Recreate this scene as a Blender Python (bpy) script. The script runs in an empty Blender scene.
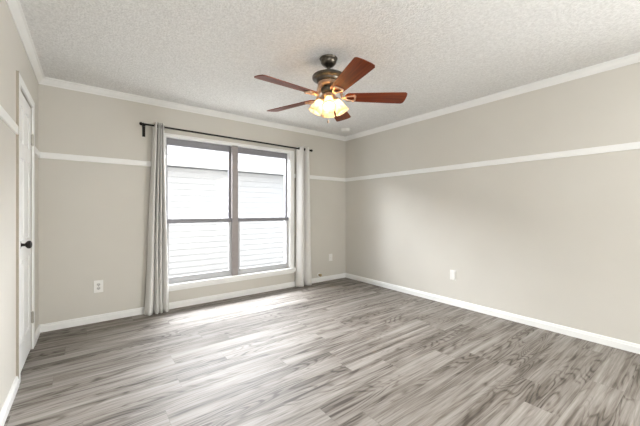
import bpy, bmesh, math, random
from mathutils import Vector, Matrix

S = bpy.context.scene
COL = S.collection
PI = math.pi
random.seed(7)

# ---------------------------------------------------------------- camera
YAW = math.radians(37.405)
CAM_H = 1.17
cam_data = bpy.data.cameras.new('camera')
cam = bpy.data.objects.new('camera', cam_data)
COL.objects.link(cam)
cam.location = (0, 0, CAM_H)
cam.rotation_euler = (PI / 2, 0, -YAW)
cam_data.sensor_fit = 'HORIZONTAL'
cam_data.sensor_width = 36.0
cam_data.lens = 302.6 / 640 * 36.0
cam_data.shift_y = -2.7 / 640
cam_data.clip_start = 0.02
S.camera = cam

# ---------------------------------------------------------------- light
S.view_settings.view_transform = 'Standard'
S.view_settings.look = 'None'
S.view_settings.gamma = 1.0
S.view_settings.use_curve_mapping = False
S.view_settings.exposure = 0.05

world = bpy.data.worlds.new('sky')
S.world = world
world.use_nodes = True
_bg = world.node_tree.nodes['Background']
_bg.inputs['Color'].default_value = (0.86, 0.93, 1.0, 1)
_bg.inputs['Strength'].default_value = 5.0

def make_light(name, kind, loc, rot, energy, color=(1, 1, 1), **kw):
    d = bpy.data.lights.new(name, kind)
    d.energy = energy
    d.color = color
    for k, v in kw.items():
        setattr(d, k, v)
    o = bpy.data.objects.new(name, d)
    COL.objects.link(o)
    o.location = loc
    o.rotation_euler = rot
    return o

# high sun that comes over the roof of this house and falls on the neighbour's siding
make_light('sun', 'SUN', (0, 0, 8), (math.radians(20), 0, math.radians(-12)), 2.0, (1.0, 0.96, 0.9), angle=0.02)
# bright sky above the gap between the two houses, falling through the window onto floor and side walls
make_light('daylight_sky_gap', 'AREA', (1.6, 5.95, 2.99), (math.radians(-67), 0, 0), 1080.0,
           (0.95, 0.98, 1.0), shape='RECTANGLE', size=6.4, size_y=0.8)
# fill light added in an unseen right wall opening behind the camera
make_light('fill_right_opening', 'AREA', (3.80, -1.85, 1.40), (0, math.radians(90), 0), 178.0,
           (1.0, 1.0, 0.99), shape='RECTANGLE', size=1.7, size_y=1.6)

# weaker fill light added in a made-up left wall opening, out of view
make_light('fill_left_opening', 'AREA', (-0.60, -1.85, 1.40), (0, math.radians(-90), 0), 48.0,
           (1.0, 1.0, 0.99), shape='RECTANGLE', size=1.7, size_y=1.3)

# ---------------------------------------------------------------- room sizes
XL, XR, YW, YN, ZC = -0.381, 3.573, 3.936, -3.00, 2.445

# ---------------------------------------------------------------- node helpers
class NT:
    def __init__(self, name):
        self.m = bpy.data.materials.new(name)
        self.m.use_nodes = True
        self.t = self.m.node_tree
        self.b = self.t.nodes['Principled BSDF']
        self.out = self.t.nodes['Material Output']
    def n(self, kind, **kw):
        nd = self.t.nodes.new(kind)
        for k, v in kw.items():
            setattr(nd, k, v)
        return nd
    def l(self, a, b):
        self.t.links.new(a, b)
    def math(self, op, a, b=None, c=None):
        nd = self.n('ShaderNodeMath', operation=op)
        for i, v in enumerate((a, b, c)):
            if v is None:
                continue
            if isinstance(v, (int, float)):
                nd.inputs[i].default_value = v
            else:
                self.l(v, nd.inputs[i])
        return nd.outputs[0]
    def noise(self, vec, scale, detail=2.0, rough=0.5, dist=0.0):
        nd = self.n('ShaderNodeTexNoise')
        nd.inputs['Scale'].default_value = scale
        nd.inputs['Detail'].default_value = detail
        nd.inputs['Roughness'].default_value = rough
        nd.inputs['Distortion'].default_value = dist
        if vec is not None:
            self.l(vec, nd.inputs['Vector'])
        return nd.outputs['Fac']
    def ramp(self, fac, stops):
        nd = self.n('ShaderNodeValToRGB')
        e = nd.color_ramp.elements
        while len(e) < len(stops):
            e.new(0.5)
        for i, (p, c) in enumerate(stops):
            e[i].position = p
            e[i].color = (c[0], c[1], c[2], 1)
        self.l(fac, nd.inputs['Fac'])
        return nd.outputs['Color']
    def bump(self, height, strength, dist):
        nd = self.n('ShaderNodeBump')
        nd.inputs['Strength'].default_value = strength
        nd.inputs['Distance'].default_value = dist
        self.l(height, nd.inputs['Height'])
        self.l(nd.outputs['Normal'], self.b.inputs['Normal'])

def plain(name, color, rough=0.5, metal=0.0, var=0.06, scale=30.0, bump=0.0, spec=0.5, coat=0.0):
    t = NT(name)
    co = t.n('ShaderNodeTexCoord').outputs['Object']
    f = t.noise(co, scale, 3)
    lo = [c * (1 - var) for c in color]
    hi = [min(1, c * (1 + var)) for c in color]
    t.l(t.ramp(f, [(0.3, lo), (0.7, hi)]), t.b.inputs['Base Color'])
    t.b.inputs['Roughness'].default_value = rough
    t.b.inputs['Metallic'].default_value = metal
    t.b.inputs['Specular IOR Level'].default_value = spec
    t.b.inputs['Coat Weight'].default_value = coat
    if bump:
        t.bump(f, bump, 0.002)
    return t.m

def mat_wall():
    t = NT('greige_wall_paint')
    co = t.n('ShaderNodeTexCoord').outputs['Object']
    f = t.noise(co, 2.0, 3)
    t.l(t.ramp(f, [(0.3, (0.626, 0.600, 0.545)), (0.7, (0.646, 0.620, 0.565))]), t.b.inputs['Base Color'])
    t.b.inputs['Roughness'].default_value = 0.6
    t.b.inputs['Specular IOR Level'].default_value = 0.3
    t.bump(t.noise(co, 190, 3), 0.12, 0.002)
    return t.m

def mat_ceiling():
    t = NT('popcorn_ceiling')
    co = t.n('ShaderNodeTexCoord').outputs['Object']
    a = t.noise(co, 62, 4, 0.62)
    v = t.n('ShaderNodeTexVoronoi')
    v.inputs['Scale'].default_value = 85
    t.l(co, v.inputs['Vector'])
    h = t.math('SUBTRACT', a, t.math('MULTIPLY', v.outputs['Distance'], 0.55))
    t.l(t.ramp(a, [(0.3, (0.74, 0.738, 0.725)), (0.65, (0.90, 0.90, 0.89))]), t.b.inputs['Base Color'])
    t.b.inputs['Roughness'].default_value = 0.9
    t.b.inputs['Specular IOR Level'].default_value = 0.1
    t.bump(h, 0.55, 0.010)
    return t.m

def mat_floor():
    t = NT('grey_oak_vinyl_planks')
    co = t.n('ShaderNodeTexCoord').outputs['Object']
    sp = t.n('ShaderNodeSeparateXYZ')
    t.l(co, sp.inputs[0])
    X, Y = sp.outputs[0], sp.outputs[1]
    W, L = 0.178, 1.22
    yr = t.math('DIVIDE', Y, W)
    row = t.math('FLOOR', yr)
    wn = t.n('ShaderNodeTexWhiteNoise', noise_dimensions='1D')
    t.l(row, wn.inputs['W'])
    xr = t.math('ADD', t.math('DIVIDE', X, L), t.math('MULTIPLY', wn.outputs['Value'], 5.37))
    colm = t.math('FLOOR', xr)
    cid = t.n('ShaderNodeCombineXYZ')
    t.l(row, cid.inputs[0]); t.l(colm, cid.inputs[1])
    wn2 = t.n('ShaderNodeTexWhiteNoise', noise_dimensions='2D')
    t.l(cid.outputs[0], wn2.inputs['Vector'])
    rnd = wn2.outputs['Value']
    off = t.math('MULTIPLY', rnd, 37.0)
    def coords(sx, sy, oz=0.0):
        c = t.n('ShaderNodeCombineXYZ')
        t.l(t.math('ADD', t.math('MULTIPLY', X, sx), off), c.inputs[0])
        t.l(t.math('MULTIPLY', Y, sy), c.inputs[1])
        t.l(t.math('ADD', off, oz), c.inputs[2])
        return c.outputs[0]
    broad = t.noise(coords(0.9, 7.0), 1.0, 2, 0.5, 0.6)              # cloudy tone of each board
    field = t.noise(coords(0.85, 6.5, 5.0), 1.0, 1.6, 0.4, 0.3)      # contour lines give cathedral grain
    rings = t.math('SINE', t.math('MULTIPLY', field, 145.0))
    rings = t.math('MULTIPLY_ADD', rings, 0.5, 0.5)
    rings = t.math('POWER', rings, 3.5)
    fine = t.noise(coords(2.8, 80.0, 9.0), 1.0, 4, 0.65)              # straight pores
    dash = t.noise(coords(9.0, 60.0, 4.0), 1.0, 3, 0.6)
    streak = t.noise(coords(0.7, 26.0, 2.0), 1.0, 2, 0.5, 0.2)
    mask = t.math('SMOOTH_MAX', t.math('MULTIPLY_ADD', broad, 3.6, -1.35), 0.0, 0.1)
    mask = t.math('MINIMUM', mask, 1.0)
    v = t.math('ADD', t.math('MULTIPLY', broad, -0.82), t.math('MULTIPLY', streak, -0.75))
    v = t.math('ADD', v, t.math('MULTIPLY', fine, -0.95))
    rg = t.math('MULTIPLY', t.math('MULTIPLY', rings, mask), t.math('MULTIPLY_ADD', dash, 1.6, -0.3))
    v = t.math('ADD', v, t.math('MULTIPLY', rg, -0.75))
    v = t.math('ADD', v, t.math('MULTIPLY', rnd, -0.03))
    v = t.math('ADD', v, 1.87)
    col = t.ramp(v, [(0.15, (0.060, 0.048, 0.037)), (0.40, (0.146, 0.124, 0.104)),
                     (0.62, (0.250, 0.224, 0.199)), (0.88, (0.355, 0.327, 0.297))])
    fy = t.math('FRACT', yr)
    fx = t.math('FRACT', xr)
    ey = t.math('MINIMUM', fy, t.math('SUBTRACT', 1.0, fy))
    ex = t.math('MINIMUM', fx, t.math('SUBTRACT', 1.0, fx))
    gy = t.math('LESS_THAN', ey, 0.010)
    gx = t.math('LESS_THAN', ex, 0.0016)
    gap = t.math('MAXIMUM', gy, gx)
    mx = t.n('ShaderNodeMix', data_type='RGBA')
    t.l(t.math('MULTIPLY', gap, 0.22), mx.inputs[0])
    t.l(col, mx.inputs[6])
    mx.inputs[7].default_value = (0.07, 0.062, 0.055, 1)
    t.l(mx.outputs[2], t.b.inputs['Base Color'])
    t.l(t.math('MULTIPLY_ADD', fine, 0.2, 0.44), t.b.inputs['Roughness'])
    t.b.inputs['Specular IOR Level'].default_value = 0.40
    h = t.math('SUBTRACT', t.math('MULTIPLY', v, 0.25), gap)
    t.bump(h, 0.15, 0.002)
    return t.m

def mat_wood(name, dark, light):
    t = NT(name)
    co = t.n('ShaderNodeTexCoord').outputs['Object']
    mp = t.n('ShaderNodeMapping')
    mp.inputs['Scale'].default_value = (2.5, 45, 10)
    t.l(co, mp.inputs['Vector'])
    f = t.noise(mp.outputs[0], 1.0, 4, 0.6, 0.4)
    t.l(t.ramp(f, [(0.3, dark), (0.7, light)]), t.b.inputs['Base Color'])
    t.b.inputs['Roughness'].default_value = 0.36
    t.b.inputs['Specular IOR Level'].default_value = 0.22
    return t.m

def mat_glass_pane():
    t = NT('clear_window_glass')
    tr = t.n('ShaderNodeBsdfTransparent')
    tr.inputs[0].default_value = (0.98, 0.98, 0.99, 1)
    gl = t.n('ShaderNodeBsdfGlossy')
    gl.inputs['Roughness'].default_value = 0.02
    lw = t.n('ShaderNodeFresnel')
    lw.inputs['IOR'].default_value = 1.45
    mx = t.n('ShaderNodeMixShader')
    geo = t.n('ShaderNodeNewGeometry')
    t.l(t.math('MULTIPLY', lw.outputs[0], t.math('SUBTRACT', 1.0, geo.outputs['Backfacing'])), mx.inputs[0]); t.l(tr.outputs[0], mx.inputs[1]); t.l(gl.outputs[0], mx.inputs[2])
    t.l(mx.outputs[0], t.out.inputs['Surface'])
    return t.m

def mat_shade_glass():
    t = NT('frosted_amber_glass')
    co = t.n('ShaderNodeTexCoord').outputs['Object']
    f = t.noise(co, 40, 3)
    tr = t.n('ShaderNodeBsdfTranslucent')
    t.l(t.ramp(f, [(0.3, (0.93, 0.74, 0.50)), (0.7, (0.97, 0.87, 0.70))]), tr.inputs[0])
    mx = t.n('ShaderNodeMixShader')
    mx.inputs[0].default_value = 0.35
    t.b.inputs['Base Color'].default_value = (0.9, 0.83, 0.72, 1)
    t.b.inputs['Roughness'].default_value = 0.25
    t.l(tr.outputs[0], mx.inputs[1]); t.l(t.b.outputs[0], mx.inputs[2])
    t.l(mx.outputs[0], t.out.inputs['Surface'])
    return t.m

def mat_emit(name, color, strength):
    t = NT(name)
    t.b.inputs['Base Color'].default_value = (1, 1, 1, 1)
    t.b.inputs['Emission Color'].default_value = (*color, 1)
    t.b.inputs['Emission Strength'].default_value = strength
    return t.m

def mat_fabric(name, color, transl):
    t = NT(name)
    co = t.n('ShaderNodeTexCoord').outputs['Object']
    f = t.noise(co, 260, 2)
    t.l(t.ramp(f, [(0.3, [c * 0.94 for c in color]), (0.7, color)]), t.b.inputs['Base Color'])
    t.b.inputs['Roughness'].default_value = 0.85
    t.b.inputs['Specular IOR Level'].default_value = 0.15
    tl = t.n('ShaderNodeBsdfTranslucent')
    tl.inputs[0].default_value = (*color, 1)
    mx = t.n('ShaderNodeMixShader')
    mx.inputs[0].default_value = transl
    t.l(t.b.outputs[0], mx.inputs[1]); t.l(tl.outputs[0], mx.inputs[2])
    t.l(mx.outputs[0], t.out.inputs['Surface'])
    t.bump(f, 0.1, 0.001)
    return t.m

M = dict(
    wall=mat_wall(), ceiling=mat_ceiling(), floor=mat_floor(),
    trim=plain('white_trim_paint', (0.86, 0.858, 0.84), 0.35, var=0.015, scale=8),
    door=plain('white_door_paint', (0.87, 0.87, 0.855), 0.35, var=0.015, scale=8),
    vinyl=plain('grey_window_frame', (0.50, 0.50, 0.515), 0.45, var=0.03),
    taupe=plain('taupe_edge', (0.40, 0.365, 0.30), 0.6, var=0.03),
    backlit_frame=plain('backlit_window_frame', (0.23, 0.225, 0.245), 0.45, var=0.05),  # upper sashes and meeting rails: backlit shade put into the colour
    mullion=plain('taupe_mullion_paint', (0.32, 0.285, 0.275), 0.45, var=0.08, scale=12),
    black=plain('black_iron', (0.02, 0.018, 0.016), 0.4, 0.6, var=0.2),
    knob=plain('oil_rubbed_bronze', (0.022, 0.018, 0.016), 0.35, 0.7, var=0.25),
    hinge=plain('brushed_nickel_hinge', (0.42, 0.40, 0.36), 0.4, 0.9, var=0.1),
    plate=plain('white_plastic_plate', (0.84, 0.83, 0.80), 0.35, var=0.02),
    slot=plain('dark_slot', (0.05, 0.05, 0.05), 0.6),
    receptacle=plain('ivory_receptacle', (0.62, 0.61, 0.58), 0.4, var=0.03),
    brass=plain('tan_brass_connector', (0.45, 0.34, 0.18), 0.4, 0.6, var=0.15),
    pewter=plain('aged_pewter', (0.10, 0.088, 0.07), 0.28, 0.85, var=0.35, scale=18),
    copper=plain('antique_copper_iron', (0.60, 0.42, 0.30), 0.3, 0.9, var=0.3, scale=25),
    wood=mat_wood('cherry_blade_wood', (0.085, 0.008, 0.001), (0.25, 0.046, 0.006)),
    curtain=mat_fabric('pale_grey_curtain_cloth', (0.84, 0.825, 0.795), 0.12),
    glass=mat_glass_pane(), shade=mat_shade_glass(),
    bulb=mat_emit('lit_bulb', (1.0, 0.86, 0.58), 26.0),
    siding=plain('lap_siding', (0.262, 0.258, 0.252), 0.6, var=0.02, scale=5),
    soffit=plain('soffit_paint', (0.70, 0.70, 0.70), 0.6, var=0.02, scale=5),
    shingle=plain('grey_shingles', (0.30, 0.29, 0.28), 0.9, var=0.3, scale=40),
    ground=plain('pale_gravel_ground', (0.46, 0.44, 0.40), 0.9, var=0.25, scale=25),
)

# ---------------------------------------------------------------- mesh helpers
class MB:
    """collects shapes in world coordinates, then links them as ONE mesh object"""
    def __init__(self):
        self.bm = bmesh.new()
    def box(self, a, b, bevel=0.0, seg=2):
        x0, x1 = sorted((a[0], b[0])); y0, y1 = sorted((a[1], b[1])); z0, z1 = sorted((a[2], b[2]))
        vs = [self.bm.verts.new(p) for p in ((x0, y0, z0), (x1, y0, z0), (x1, y1, z0), (x0, y1, z0),
                                             (x0, y0, z1), (x1, y0, z1), (x1, y1, z1), (x0, y1, z1))]
        fs = [self.bm.faces.new([vs[i] for i in q]) for q in
              ((3, 2, 1, 0), (4, 5, 6, 7), (0, 1, 5, 4), (1, 2, 6, 5), (2, 3, 7, 6), (3, 0, 4, 7))]
        if bevel:
            es = list({e for f in fs for e in f.edges})
            bmesh.ops.bevel(self.bm, geom=es, offset=bevel, segments=seg, affect='EDGES', profile=0.5)
        return self
    def loft(self, rings, cap=True, closed=True):
        rv = [[self.bm.verts.new(p) for p in r] for r in rings]
        n = len(rv[0])
        for a, b in zip(rv, rv[1:]):
            for i in range(n if closed else n - 1):
                j = (i + 1) % n
                self.bm.faces.new((a[i], a[j], b[j], b[i]))
        if cap and closed:
            self.bm.faces.new(rv[0][::-1])
            self.bm.faces.new(rv[-1])
        return self
    def lathe(self, prof, mat=Matrix(), n=32, cap=True, scallop=None):
        rings = []
        for k, (r, z) in enumerate(prof):
            ring = []
            for i in range(n):
                a = 2 * PI * i / n
                rr = r
                if scallop:
                    rr = r * (1 + scallop[k] * math.cos(10 * a))
                ring.append(mat @ Vector((rr * math.cos(a), rr * math.sin(a), z)))
            rings.append(ring)
        return self.loft(rings, cap)
    def tube(self, pts, r, n=10, cap=True):
        pts = [Vector(p) for p in pts]
        rings = []
        up = Vector((0.0137, 0.021, 1.0))
        for i, p in enumerate(pts):
            d = (pts[min(i + 1, len(pts) - 1)] - pts[max(i - 1, 0)]).normalized()
            if abs(d.dot(up.normalized())) > 0.97:
                up = Vector((1.0, 0.1, 0.02))
            s = d.cross(up).normalized(); u = s.cross(d).normalized()
            rr = r[i] if isinstance(r, (list, tuple)) else r
            rings.append([p + rr * (math.cos(2 * PI * k / n) * s + math.sin(2 * PI * k / n) * u) for k in range(n)])
        return self.loft(rings, cap)
    def prism(self, prof, a, b, out):
        """profile (d, z) swept from a to b along a wall; 'out' points into the room"""
        o = Vector(out)
        mk = lambda p: [Vector((p[0], p[1], 0)) + o * d + Vector((0, 0, z)) for d, z in prof]
        return self.loft([mk(a), mk(b)])
    def build(self, name, mat, parent=None, smooth=False, angle=35, origin=None):
        bm = self.bm
        bmesh.ops.recalc_face_normals(bm, faces=bm.faces)
        if parent is not None:
            org = Vector(WORLD[parent.name])
        else:
            org = Vector(origin) if origin else Vector((0, 0, 0))
        bmesh.ops.translate(bm, verts=bm.verts, vec=-org)
        me = bpy.data.meshes.new(name)
        bm.to_mesh(me); bm.free()
        if smooth:
            for p in me.polygons:
                p.use_smooth = True
            me.set_sharp_from_angle(angle=math.radians(angle))
        me.materials.append(mat)
        o = bpy.data.objects.new(name, me)
        COL.objects.link(o)
        if parent is not None:
            o.parent = parent
        else:
            o.location = org
        WORLD[o.name] = org
        return o

WORLD = {}

def tag(o, label=None, cat=None, group=None, kind=None):
    if label: o['label'] = label
    if cat: o['category'] = cat
    if group: o['group'] = group
    if kind: o['kind'] = kind
    return o

def empty(name, loc):
    o = bpy.data.objects.new(name, None)
    COL.objects.link(o)
    o.empty_display_size = 0.1
    o.location = loc
    WORLD[o.name] = Vector(loc)
    return o

def struct(o, label, cat):
    return tag(o, label, cat, kind='structure')

# ================================================================ the room shell
T = 0.16
# window opening and door opening
WX0, WX1, WZ0, WZ1 = 0.716, 2.436, 0.292, 2.046
DY0, DY1, DZ1 = 2.874, 3.498, 2.036

struct(MB().box((XL - T, YN - T, -0.12), (XR + T, YW + T, 0)).build('floor', M['floor']),
       'grey oak plank floor running parallel to the window wall', 'floor')
struct(MB().box((XL - 0.5, YN - 0.6, ZC), (XR + 0.5, YW + 0.45, ZC + 0.16)).build('ceiling', M['ceiling']),
       'white popcorn textured ceiling above the whole room', 'ceiling')
b = MB()
b.box((XL - T, YW, 0), (WX0, YW + T, ZC)).box((WX1, YW, 0), (XR + T, YW + T, ZC))
b.box((WX0, YW, 0), (WX1, YW + T, WZ0)).box((WX0, YW, WZ1), (WX1, YW + T, ZC))
struct(b.build('wall_window', M['wall']), 'greige wall around the large window', 'wall')
b = MB()
b.box((XR, YN - T, 0), (XR + T, -2.65, ZC)).box((XR, -1.05, 0), (XR + T, YW, ZC))
b.box((XR, -2.65, 0), (XR + T, -1.05, 0.55)).box((XR, -2.65, 2.25), (XR + T, -1.05, ZC))  # opening out of view, made for the added right fill light
struct(b.build('wall_right', M['wall']), 'long plain greige wall on the right', 'wall')
b = MB()
b.box((XL - T, YN - T, 0), (XL, -2.5, ZC)).box((XL - T, -1.2, 0), (XL, DY0, ZC))
b.box((XL - T, -2.5, 0), (XL, -1.2, 0.55)).box((XL - T, -2.5, 2.25), (XL, -1.2, ZC))  # unseen opening left for the weaker fill light
b.box((XL - T, DY1, 0), (XL, YW, ZC))
b.box((XL - T, DY0, DZ1), (XL, DY1, ZC)).box((XL - T, DY0, 0), (XL - 0.09, DY1, DZ1))
struct(b.build('wall_left', M['wall']), 'pale wall on the left with the narrow white door', 'wall')
struct(MB().box((XL, YN - T, 0), (XR, YN, ZC)).build('wall_near', M['wall']), 'greige wall behind the camera', 'wall')

# ---- crown moulding, picture rail, baseboards
CROWN = [(0, 2.380), (0.007, 2.380), (0.010, 2.390), (0.020, 2.400), (0.030, 2.416), (0.036, 2.430), (0.046, 2.434), (0.046, ZC), (0, ZC)]
RAIL = [(0, 1.671), (0.010, 1.671), (0.012, 1.676), (0.012, 1.724), (0.010, 1.729), (0, 1.731)]
BASE = [(0, 0), (0.015, 0), (0.015, 0.052), (0.011, 0.056), (0.011, 0.066), (0.007, 0.074), (0, 0.075)]
runs = {
    'window': ((XL, YW), (XR, YW), (0, -1, 0)),
    'right': ((XR, YN), (XR, YW), (-1, 0, 0)),
    'left': ((XL, YN), (XL, YW), (1, 0, 0)),
    'near': ((XL, YN), (XR, YN), (0, 1, 0)),
}
CX0, CX1 = 0.664, 2.498          # outer edges of the window casing
DC0, DC1 = 2.812, 3.560          # outer edges of the door casing
k = 1
for side, word in (('window', 'window wall'), ('right', 'right wall'), ('left', 'left wall'), ('near', 'wall behind the camera')):
    a, c, o = runs[side]
    struct(MB().prism(CROWN, a, c, o).build('trim_%d' % k, M['trim']), 'white crown moulding along the %s' % word, 'crown moulding'); k += 1
rails = [('window wall left of the window', (XL, YW), (CX0, YW), (0, -1, 0)),
         ('window wall right of the window', (CX1, YW), (XR, YW), (0, -1, 0)),
         ('right wall', (XR, -1.0), (XR, YW), (-1, 0, 0)),
         ('left wall on the near side of the door', (XL, -1.15), (XL, DC0), (1, 0, 0)),
         ('left wall between the door and the corner', (XL, DC1), (XL, YW), (1, 0, 0))]
for word, a, c, o in rails:
    struct(MB().prism(RAIL, a, c, o).build('trim_%d' % k, M['trim']), 'white flat picture rail on the %s' % word, 'picture rail'); k += 1
struct(MB().prism(BASE, *runs['window']).build('baseboard_window', M['trim']), 'white baseboard along the window wall', 'baseboard')
struct(MB().prism(BASE, *runs['right']).build('baseboard_right', M['trim']), 'white baseboard along the right wall', 'baseboard')
struct(MB().prism(BASE, (XL, YN), (XL, DC0), (1, 0, 0)).prism(BASE, (XL, DC1), (XL, YW), (1, 0, 0)).build('baseboard_left', M['trim']),
       'white baseboard along the left wall broken by the door', 'baseboard')
struct(MB().prism(BASE, *runs['near']).build('baseboard_near', M['trim']), 'white baseboard along the wall behind the camera', 'baseboard')

# ================================================================ window
win = struct(empty('window_1', ((WX0 + WX1) / 2, YW, WZ0)),
             'large white framed double window with four panes between two curtains', 'window')
MX0, MX1 = 1.532, 1.612          # mullion
b = MB()
b.box((CX0, YW - 0.016, WZ0 - 0.02), (WX0 + 0.004, YW, WZ1 + 0.031), 0.003)
b.box((WX1 - 0.004, YW - 0.016, WZ0 - 0.02), (CX1, YW, WZ1 + 0.031), 0.003)
b.box((WX0, YW - 0.016, WZ1 - 0.004), (WX1, YW, WZ1 + 0.031), 0.003)
b.build('casing', M['trim'], win)
FD = 0.030                        # depth of the sashes behind the wall face
b = MB()
b.box((WX0, YW - 0.001, WZ0), (WX0 + 0.012, YW + T, WZ1)).box((WX1 - 0.012, YW - 0.001, WZ0), (WX1, YW + T, WZ1))
b.box((WX0, YW - 0.001, WZ1 - 0.005), (WX1, YW + T, WZ1))
b.build('jamb', M['trim'], win)
b = MB()
b.box((CX0 - 0.02, YW - 0.045, WZ0 - 0.056), (CX1 + 0.02, YW, WZ0), 0.005)
b.box((WX0, YW - 0.001, WZ0 - 0.05), (WX1, YW + FD, WZ0 + 0.002))
b.build('sill', M['trim'], win)
b = MB()
b.box((CX0, YW - 0.014, WZ0 - 0.082), (CX1, YW, WZ0 - 0.055), 0.004)
b.build('apron', M['trim'], win)
MB().box((MX0, YW + 0.002, WZ0), (MX1, YW + FD + 0.06, WZ1 - 0.01), 0.003).build('mullion', M['mullion'], win)
ZM = 1.040
def sash(x0, x1, z0, z1, y, bt, tp, st, mat):
    s = MB()
    s.box((x0, y, z0), (x0 + st, y + 0.032, z1), 0.003).box((x1 - st, y, z0), (x1, y + 0.032, z1), 0.003)
    s.box((x0 + st - 0.002, y, z0), (x1 - st + 0.002, y + 0.032, z0 + bt), 0.003)
    if tp:
        s.box((x0 + st - 0.002, y, z1 - tp), (x1 - st + 0.002, y + 0.032, z1), 0.003)
    f = s.build('sash', mat, win)
    MB().box((x0 + st - 0.004, y + 0.014, z0 + bt - 0.004), (x1 - st + 0.004, y + 0.018, z1 - tp + 0.004)).build('pane', M['glass'], f)
for x0, x1 in ((WX0 + 0.012, MX0), (MX1, WX1 - 0.012)):
    sash(x0, x1, ZM - 0.018, WZ1 - 0.005, YW + FD + 0.036, 0.034, 0.080, 0.026, M['backlit_frame'])     # upper
    sash(x0, x1, WZ0 + 0.002, ZM - 0.016, YW + FD, 0.074, 0.0, 0.034, M['vinyl'])             # lower
    MB().box((x0, YW + FD - 0.012, ZM - 0.027), (x1, YW + FD + 0.033, ZM + 0.025), 0.004).build('meeting_rail', M['backlit_frame'], win)
b = MB()
b.box((MX1 + 0.004, YW + 0.008, WZ0 + 0.002), (MX1 + 0.045, YW + FD + 0.001, WZ0 + 0.045), 0.006)
b.build('sash_latch', M['vinyl'], win)

# ================================================================ door in the left wall
door = struct(empty('door_1', (XL, (DY0 + DY1) / 2, 0)), 'narrow white panelled door in the left wall near the corner', 'door')
b = MB()
b.box((XL, DC0, 0), (XL + 0.013, DY0 + 0.004, DZ1 + 0.058), 0.003)
b.box((XL, DY1 - 0.004, 0), (XL + 0.013, DC1, DZ1 + 0.058), 0.003)
b.box((XL, DY0, DZ1 - 0.004), (XL + 0.013, DY1, DZ1 + 0.058), 0.003)
b.build('casing', M['trim'], door)
LX = XL - 0.004                  # face of the leaf
MB().box((XL, DC0 - 0.005, 0.0), (XL + 0.0135, DC0 + 0.001, DZ1 + 0.058)).build('casing_edge', M['taupe'], door)  # thin strip on the near casing edge, coloured darker than the trim
ly0, ly1, lz0, lz1 = DY0 + 0.006, DY1 - 0.006, 0.008, DZ1 - 0.010
b = MB()
b.box((LX - 0.036, ly0, lz0), (LX - 0.009, ly1, lz1))
st = 0.085
cy = (ly0 + ly1) / 2
for y0, y1 in ((ly0, ly0 + st), (cy - 0.04, cy + 0.04), (ly1 - st, ly1)):
    b.box((LX - 0.012, y0, lz0), (LX, y1, lz1), 0.002)
zs = [(lz0, lz0 + 0.20), (0.80, 0.95), (1.55, 1.66), (lz1 - 0.10, lz1)]
for z0, z1 in zs:
    b.box((LX - 0.012, ly0, z0), (LX - 0.0005, ly1, z1), 0.002)
for (za, zb_) in zip(zs, zs[1:]):
    for y0, y1 in ((ly0 + st, cy - 0.04), (cy + 0.04, ly1 - st)):
        b.box((LX - 0.012, y0 + 0.022, za[1] + 0.022), (LX - 0.003, y1 - 0.022, zb_[0] - 0.022), 0.006, 1)
b.build('leaf', M['door'], door)
ky, kz = DY0 + 0.068, 0.928
km = Matrix.Translation((LX, ky, kz)) @ Matrix.Rotation(PI / 2, 4, 'Y')
b = MB()
b.lathe([(0.031, 0), (0.031, 0.004), (0.026, 0.009), (0.013, 0.012), (0.010, 0.020), (0.010, 0.030), (0.018, 0.036),
         (0.026, 0.044), (0.028, 0.052), (0.026, 0.060), (0.017, 0.066), (0.004, 0.068)], km)
tag(b.build('door_knob', M['knob'], door, True), 'dark bronze round knob')
for hz in (0.27, 1.76):
    b = MB()
    for q in range(5):
        b.lathe([(0.0065, q * 0.018 - 0.045), (0.0065, q * 0.018 - 0.029)], Matrix.Translation((XL + 0.008, DY1 - 0.004, hz)), 12)
    b.lathe([(0.002, -0.052), (0.004, -0.048), (0.004, 0.048), (0.002, 0.052)], Matrix.Translation((XL + 0.008, DY1 - 0.004, hz)), 12)
    b.box((XL - 0.006, DY1 - 0.012, hz - 0.045), (XL + 0.006, DY1 - 0.003, hz + 0.045))
    b.build('hinge', M['hinge'], door)

# ================================================================ curtain rod and curtains
RY, RZ0, RZ1, RX0, RX1 = YW - 0.080, 2.128, 2.108, 0.476, 2.765
rodz = lambda x: RZ0 + (RZ1 - RZ0) * (x - RX0) / (RX1 - RX0)
rod = tag(empty('curtain_rod', ((RX0 + RX1) / 2, YW, 2.12)), 'thin black curtain rod with end knobs above the window', 'curtain rod')
MB().tube([(RX0, RY, rodz(RX0)), (RX1, RY, rodz(RX1))], 0.0105, 14).build('pole', M['black'], rod, True)
for x, s in ((RX0, -1), (RX1, 1)):
    mt = Matrix.Translation((x, RY, rodz(x))) @ Matrix.Rotation(s * PI / 2, 4, 'Y')
    MB().lathe([(0.010, -0.012), (0.014, -0.010), (0.014, -0.002), (0.010, 0.002), (0.016, 0.008), (0.019, 0.018), (0.015, 0.028), (0.004, 0.033)],
               mt, 20).build('finial', M['black'], rod, True)
for x in (RX0 + 0.02, RX1 - 0.03):
    b = MB()
    b.box((x - 0.015, YW - 0.005, rodz(x) - 0.125), (x + 0.015, YW, rodz(x) + 0.012), 0.001)
    b.box((x - 0.007, RY - 0.004, rodz(x) - 0.018), (x + 0.007, YW, rodz(x) - 0.008), 0.002)
    b.tube([(x, RY + 0.013 * math.cos(a), rodz(x) + 0.013 * math.sin(a)) for a in [PI + i * PI / 8 for i in range(9)]], 0.003, 8)
    b.build('bracket', M['black'], rod)

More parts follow.
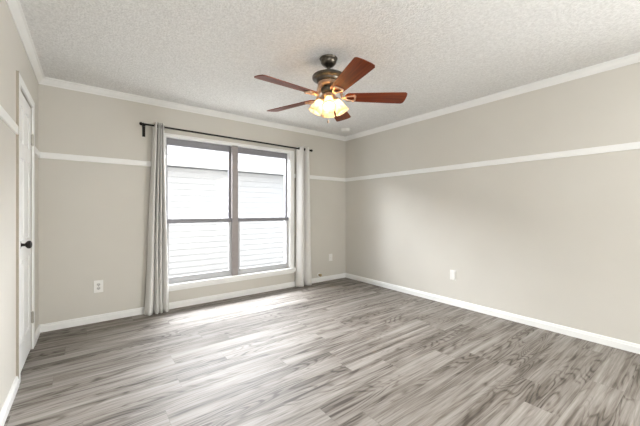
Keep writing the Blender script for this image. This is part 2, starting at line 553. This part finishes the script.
def curtain(name, label, top, bot, folds, amp, ztop, bounds):
    """top / bot: (x0, x1) of the hanging stack at the rod and at the hem"""
    root = tag(empty(name, ((bot[0] + bot[1]) / 2, RY, 0.004)), label, 'curtain', 'curtains at the window')
    n = folds * 20
    zs = [0.006 + (ztop - 0.006) * i / 44 for i in range(45)]
    rng = random.Random(folds)
    ph = [rng.uniform(-0.5, 0.5) for _ in range(folds + 2)]
    am = [rng.uniform(0.8, 1.2) for _ in range(folds + 2)]
    def ring(z, off):
        t = z / ztop
        x0 = bot[0] + (top[0] - bot[0]) * t ** 0.9
        x1 = bot[1] + (top[1] - bot[1]) * t ** 0.9
        pts = []
        for i in range(n + 1):
            u = i / n
            fi = max(k for k in range(folds) if u >= bounds[k] - 1e-9)
            q = (u - bounds[fi]) / (bounds[fi + 1] - bounds[fi])
            A = amp * (0.25 + 0.75 * am[fi]) * (0.80 + 0.20 * t)
            lobe = abs(math.sin(PI * q)) ** 0.65
            wob = 0.006 * math.sin(3.1 * z + fi * 1.7) * (1 - t)
            x = x0 + (x1 - x0) * u + wob
            y = RY + A - 2 * A * lobe + 0.010 * math.sin(2.2 * z + ph[fi] * 4) * (1 - t)
            pts.append(Vector((x, min(y, YW - 0.018), z)))
        return pts
    b = MB()
    b.loft([ring(z, 0) for z in zs], cap=False, closed=False)
    c = b.build('cloth', M['curtain'], root, True, 80)
    sm = c.modifiers.new('thickness', 'SOLIDIFY'); sm.thickness = 0.003; sm.offset = 0
    # metal grommets where the cloth crosses the pole
    for kf in range(2 * folds):
        q = bounds[kf // 2] + (bounds[kf // 2 + 1] - bounds[kf // 2]) * (0.11 if kf % 2 == 0 else 0.89)
        x = top[0] + (top[1] - top[0]) * q
        mt = Matrix.Translation((x, RY, rodz(x))) @ Matrix.Rotation(PI / 2, 4, 'Y')
        g = MB()
        g.lathe([(0.014, -0.003), (0.022, -0.003), (0.023, 0), (0.022, 0.003), (0.014, 0.003), (0.014, -0.003)], mt, 18, cap=False)
        g.build('grommet', M['black'], root, True)
    return root
curtain('curtain', 'pale grey curtain gathered at the left side of the window', (0.586, 0.690), (0.494, 0.752), 4, 0.052, 2.158, (0, 0.34, 0.53, 0.73, 1))
curtain('curtain', 'pale grey curtain gathered at the right side of the window', (2.530, 2.735), (2.510, 2.800), 2, 0.052, 2.140, (0, 0.52, 1))

# ================================================================ ceiling fan
FX, FY = 1.600, 1.974
fan = tag(empty('ceiling_fan', (FX, FY, ZC)), 'five blade cherry wood ceiling fan with a lit lamp cluster', 'ceiling fan')
fm = lambda z: Matrix.Translation((FX, FY, z))
MB().lathe([(0.072, ZC), (0.076, ZC - 0.006), (0.074, ZC - 0.014), (0.068, ZC - 0.020), (0.066, ZC - 0.034), (0.058, ZC - 0.050), (0.044, ZC - 0.064), (0.026, ZC - 0.073), (0.016, ZC - 0.076)],
           fm(0), 36).build('canopy', M['pewter'], fan, True)
MB().lathe([(0.013, ZC - 0.05), (0.013, 2.335), (0.024, 2.330), (0.028, 2.318), (0.024, 2.305)], fm(0), 24).build('downrod', M['pewter'], fan, True)
MB().lathe([(0.020, 2.313), (0.075, 2.310), (0.115, 2.303), (0.134, 2.293), (0.138, 2.284), (0.136, 2.272), (0.128, 2.265), (0.108, 2.260), (0.102, 2.246), (0.086, 2.238)],
           fm(0), 48).build('motor_housing', M['pewter'], fan, True)
MB().lathe([(0.080, 2.242), (0.090, 2.236), (0.092, 2.222), (0.086, 2.212), (0.074, 2.204), (0.050, 2.202)], fm(0), 40).build('flywheel', M['copper'], fan, True)
MB().lathe([(0.040, 2.206), (0.058, 2.200), (0.066, 2.186), (0.066, 2.174), (0.060, 2.160), (0.048, 2.150), (0.030, 2.146)], fm(0), 40).build('switch_housing', M['pewter'], fan, True)
MB().lathe([(0.034, 2.150), (0.050, 2.142), (0.054, 2.130), (0.044, 2.114), (0.022, 2.102), (0.014, 2.090), (0.016, 2.080), (0.006, 2.070)],
           fm(0), 36).build('lamp_fitter', M['copper'], fan, True)

# one blade pointing along +x of the fan, pitched about its own length, with its iron
ZB = 2.120
PITCH = math.radians(-13)
pm = Matrix.Translation((FX, FY, ZB)) @ Matrix.Rotation(PITCH, 4, 'X')
out = []
r0, r1 = 0.135, 0.655
for i in range(9):
    a = PI / 2 + PI * i / 8
    out.append((r0 + 0.035 + 0.035 * math.cos(a), (0.056) * math.sin(a)))
out += [(0.36, -0.066), (0.52, -0.074), (r1 - 0.028, -0.078)]
for i in range(7):
    a = -PI / 2 + PI * i / 6
    out.append((r1 - 0.022 + 0.022 * abs(math.cos(a)) ** 0.6, 0.077 * math.sin(a)))
out += [(r1 - 0.028, 0.078), (0.52, 0.074), (0.36, 0.066)]
b = MB()
b.loft([[pm @ Vector((x, y, -0.003)) for x, y in out], [pm @ Vector((x, y, 0.003)) for x, y in out]])
blade0 = b.build('blade', M['wood'], fan)
b = MB()
# arm from the flywheel down to the blade, then an open loop under the blade
b.tube([(FX + 0.066, FY, 2.206), (FX + 0.088, FY, 2.198), (FX + 0.105, FY, 2.168), (FX + 0.118, FY, ZB - 0.004), (FX + 0.135, FY, ZB - 0.009)],
       [0.016, 0.016, 0.013, 0.012, 0.010], 10)
loop = [(0.125, 0.0), (0.142, 0.016), (0.175, 0.027), (0.212, 0.036), (0.222, 0.030), (0.222, -0.030), (0.212, -0.036), (0.175, -0.027), (0.142, -0.016), (0.125, 0.0)]
b.tube([pm @ Vector((x, y, -0.009)) for x, y in loop], 0.0075, 8)
for x, y in ((0.212, 0.034), (0.212, -0.034), (0.140, 0.0)):
    b.lathe([(0.008, -0.018), (0.011, -0.012), (0.011, -0.003)], pm @ Matrix.Translation((x, y, 0)), 12)
iron0 = b.build('blade_iron', M['copper'], blade0, True)
BLADE_ANGLE = math.radians(180.6)
for i in range(5):
    if i == 0:
        bl = blade0
    else:
        bl = blade0.copy(); COL.objects.link(bl); bl.parent = fan
        ir = iron0.copy(); COL.objects.link(ir); ir.parent = bl
    bl.rotation_euler = (0, 0, BLADE_ANGLE + i * 2 * PI / 5)

# four lamp arms with flared, ruffled glass shades and lit bulbs
TILT = math.radians(28)
sm_ = Matrix.Translation((FX + 0.050, FY, 2.120)) @ Matrix.Rotation(PI - TILT, 4, 'Y')     # local +z runs out of the fitter, down and outwards
b = MB()
b.tube([(FX + 0.030, FY, 2.138), (FX + 0.050, FY, 2.132), sm_ @ Vector((0, 0, 0.012))], 0.010, 10)
b.lathe([(0.012, 0.004), (0.022, 0.010), (0.025, 0.022), (0.024, 0.034), (0.020, 0.036)], sm_, 20)
holder0 = b.build('lamp_holder', M['copper'], fan, True)
prof_o = [(0.022, 0.026), (0.026, 0.036), (0.033, 0.054), (0.041, 0.080), (0.047, 0.106), (0.053, 0.128), (0.060, 0.144)]
prof_i = [(r - 0.003, z) for r, z in prof_o][::-1]
sc = [0, 0, 0, 0.01, 0.02, 0.035, 0.06]
b = MB()
b.lathe(prof_o + prof_i, sm_, 60, cap=False, scallop=sc + sc[::-1])
shade0 = b.build('lamp_shade', M['shade'], fan, True, 60)
b = MB()
b.lathe([(0.010, 0.034), (0.011, 0.050), (0.017, 0.064), (0.024, 0.082), (0.026, 0.094), (0.022, 0.108), (0.012, 0.116), (0.003, 0.118)], sm_, 20)
bulb0 = b.build('bulb', M['bulb'], shade0, True)
SHADE_ANGLE = -PI / 2 - YAW
for i in range(4):
    if i == 0:
        h_, s_ = holder0, shade0
    else:
        h_ = holder0.copy(); COL.objects.link(h_); h_.parent = fan
        s_ = shade0.copy(); COL.objects.link(s_); s_.parent = fan
        q = bulb0.copy(); COL.objects.link(q); q.parent = s_
    for o in (h_, s_):
        o.rotation_euler = (0, 0, SHADE_ANGLE + i * PI / 2)
for dx, dy, zl in ((-0.005, 0.0, 1.905), (-0.034, 0.022, 1.955)):
    b = MB()
    b.tube([(FX + dx, FY + dy, 2.165), (FX + dx, FY + dy, zl + 0.02)], 0.0012, 6)
    b.lathe([(0.002, 0.020), (0.006, 0.012), (0.007, 0.004), (0.004, -0.004), (0.001, -0.006)], Matrix.Translation((FX + dx, FY + dy, zl)), 12)
    b.build('pull_chain', M['copper'], fan, True)

# ================================================================ smoke detector
sdx, sdy = 3.20, 3.53
det = tag(empty('smoke_detector', (sdx, sdy, ZC)), 'small white round smoke detector on the ceiling near the far right corner', 'smoke detector')
dm = Matrix.Translation((sdx, sdy, 0))
MB().lathe([(0.070, ZC), (0.070, ZC - 0.010), (0.064, ZC - 0.013)], dm, 36).build('base', M['plate'], det, True)
MB().lathe([(0.063, ZC - 0.012), (0.061, ZC - 0.030), (0.050, ZC - 0.037), (0.020, ZC - 0.039)], dm, 36).build('cover', M['plate'], det, True)

# ================================================================ outlets
def outlet_window_wall(x, z, w, h, label, name='electrical_outlet', duplex=True):
    r = tag(empty(name, (x, YW, z - h / 2)), label, 'outlet')
    MB().box((x - w / 2, YW - 0.007, z - h / 2), (x + w / 2, YW, z + h / 2), 0.0025).build('faceplate', M['plate'], r)
    for dz in ((0.0195, -0.0195) if duplex else ()):
        rm = Matrix.Translation((x, YW - 0.0065, z + dz)) @ Matrix.Rotation(PI / 2, 4, 'X')
        c = MB()
        c.lathe([(0.0165, 0), (0.0165, 0.0025), (0.015, 0.0032)], rm, 24)
        rc = c.build('receptacle', M['receptacle'], r)
        s = MB()
        s.box((x - 0.0085, YW - 0.0105, z + dz - 0.003), (x - 0.0055, YW - 0.0092, z + dz + 0.008))
        s.box((x + 0.0055, YW - 0.0105, z + dz - 0.002), (x + 0.0085, YW - 0.0092, z + dz + 0.007))
        s.box((x - 0.003, YW - 0.0105, z + dz - 0.010), (x + 0.003, YW - 0.0092, z + dz - 0.005))
        s.build('slots', M['slot'], rc)
    MB().lathe([(0.003, 0), (0.003, 0.001)], Matrix.Translation((x, YW - 0.007, z)) @ Matrix.Rotation(PI / 2, 4, 'X'), 12).build('screw', M['hinge'], r)
outlet_window_wall(0.083, 0.372, 0.080, 0.128, 'white duplex outlet left of the left curtain')
outlet_window_wall(3.232, 0.378, 0.074, 0.118, 'small plain white wall plate on the window wall beside the right corner', 'wall_plate', False)
oy, oz = 1.968, 0.372
r = tag(empty('electrical_outlet', (XR, oy, oz - 0.06)), 'white outlet on the long right wall with a shadowed side edge', 'outlet')
MB().box((XR - 0.007, oy - 0.038, oz - 0.060), (XR, oy + 0.038, oz + 0.060), 0.002).build('faceplate', M['plate'], r)
MB().box((XR - 0.018, oy - 0.026, oz - 0.048), (XR - 0.006, oy + 0.026, oz + 0.048), 0.002).build('insert', M['plate'], r)

# cable stub that pokes out of the wall just above the baseboard
sx, sz = 2.985, 0.118
r = tag(empty('cable_stub', (sx, YW, sz - 0.02)), 'tiny tan and white cable stub just above the baseboard beside the right curtain', 'cable')
ym = Matrix.Rotation(PI / 2, 4, 'X')
MB().lathe([(0.032, 0), (0.032, 0.005), (0.018, 0.008)], Matrix.Translation((sx, YW, sz)) @ ym, 20).build('grommet', M['plate'], r, True)
MB().lathe([(0.016, 0.004), (0.016, 0.036), (0.021, 0.038), (0.021, 0.056), (0.010, 0.058)], Matrix.Translation((sx, YW, sz)) @ ym, 16).build('connector', M['brass'], r, True)

# ================================================================ outside the window: the house next door
NY = YW + 3.0
house = tag(empty('neighbouring_house', (1.8, NY, -0.30)), 'white lap sided house wall close outside the window', 'house')
HX0, HX1 = -3.5, 9.0
EZ = 2.105
prof = []
z = -0.30
STEP = 0.128
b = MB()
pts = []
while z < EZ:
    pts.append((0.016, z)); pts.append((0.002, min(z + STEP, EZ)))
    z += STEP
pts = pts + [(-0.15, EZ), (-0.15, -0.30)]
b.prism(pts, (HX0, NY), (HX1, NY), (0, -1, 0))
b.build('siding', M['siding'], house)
b = MB()
b.box((HX0, NY - 0.42, EZ), (HX1, NY + 0.02, EZ + 0.02))
for q in range(4):
    b.box((HX0, NY - 0.36 + q * 0.095, EZ - 0.004), (HX1, NY - 0.355 + q * 0.095, EZ))
b.build('soffit', M['soffit'], house)
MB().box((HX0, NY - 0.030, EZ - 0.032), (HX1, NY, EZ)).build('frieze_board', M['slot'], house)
MB().box((HX0, NY - 0.445, EZ - 0.01), (HX1, NY - 0.42, EZ + 0.16)).build('fascia', M['soffit'], house)
b = MB()
b.loft([[Vector((x, NY - 0.47, EZ + 0.16)), Vector((x, NY + 3.2, EZ + 1.75)), Vector((x, NY + 3.2, EZ + 1.68)), Vector((x, NY - 0.47, EZ + 0.12))] for x in (HX0, HX1)])
b.build('roof', M['shingle'], house)
struct(MB().box((-6, YW + T + 0.002, -0.42), (11, NY + 4, -0.30)).build('ground', M['ground']), 'pale ground between the two houses', 'ground')
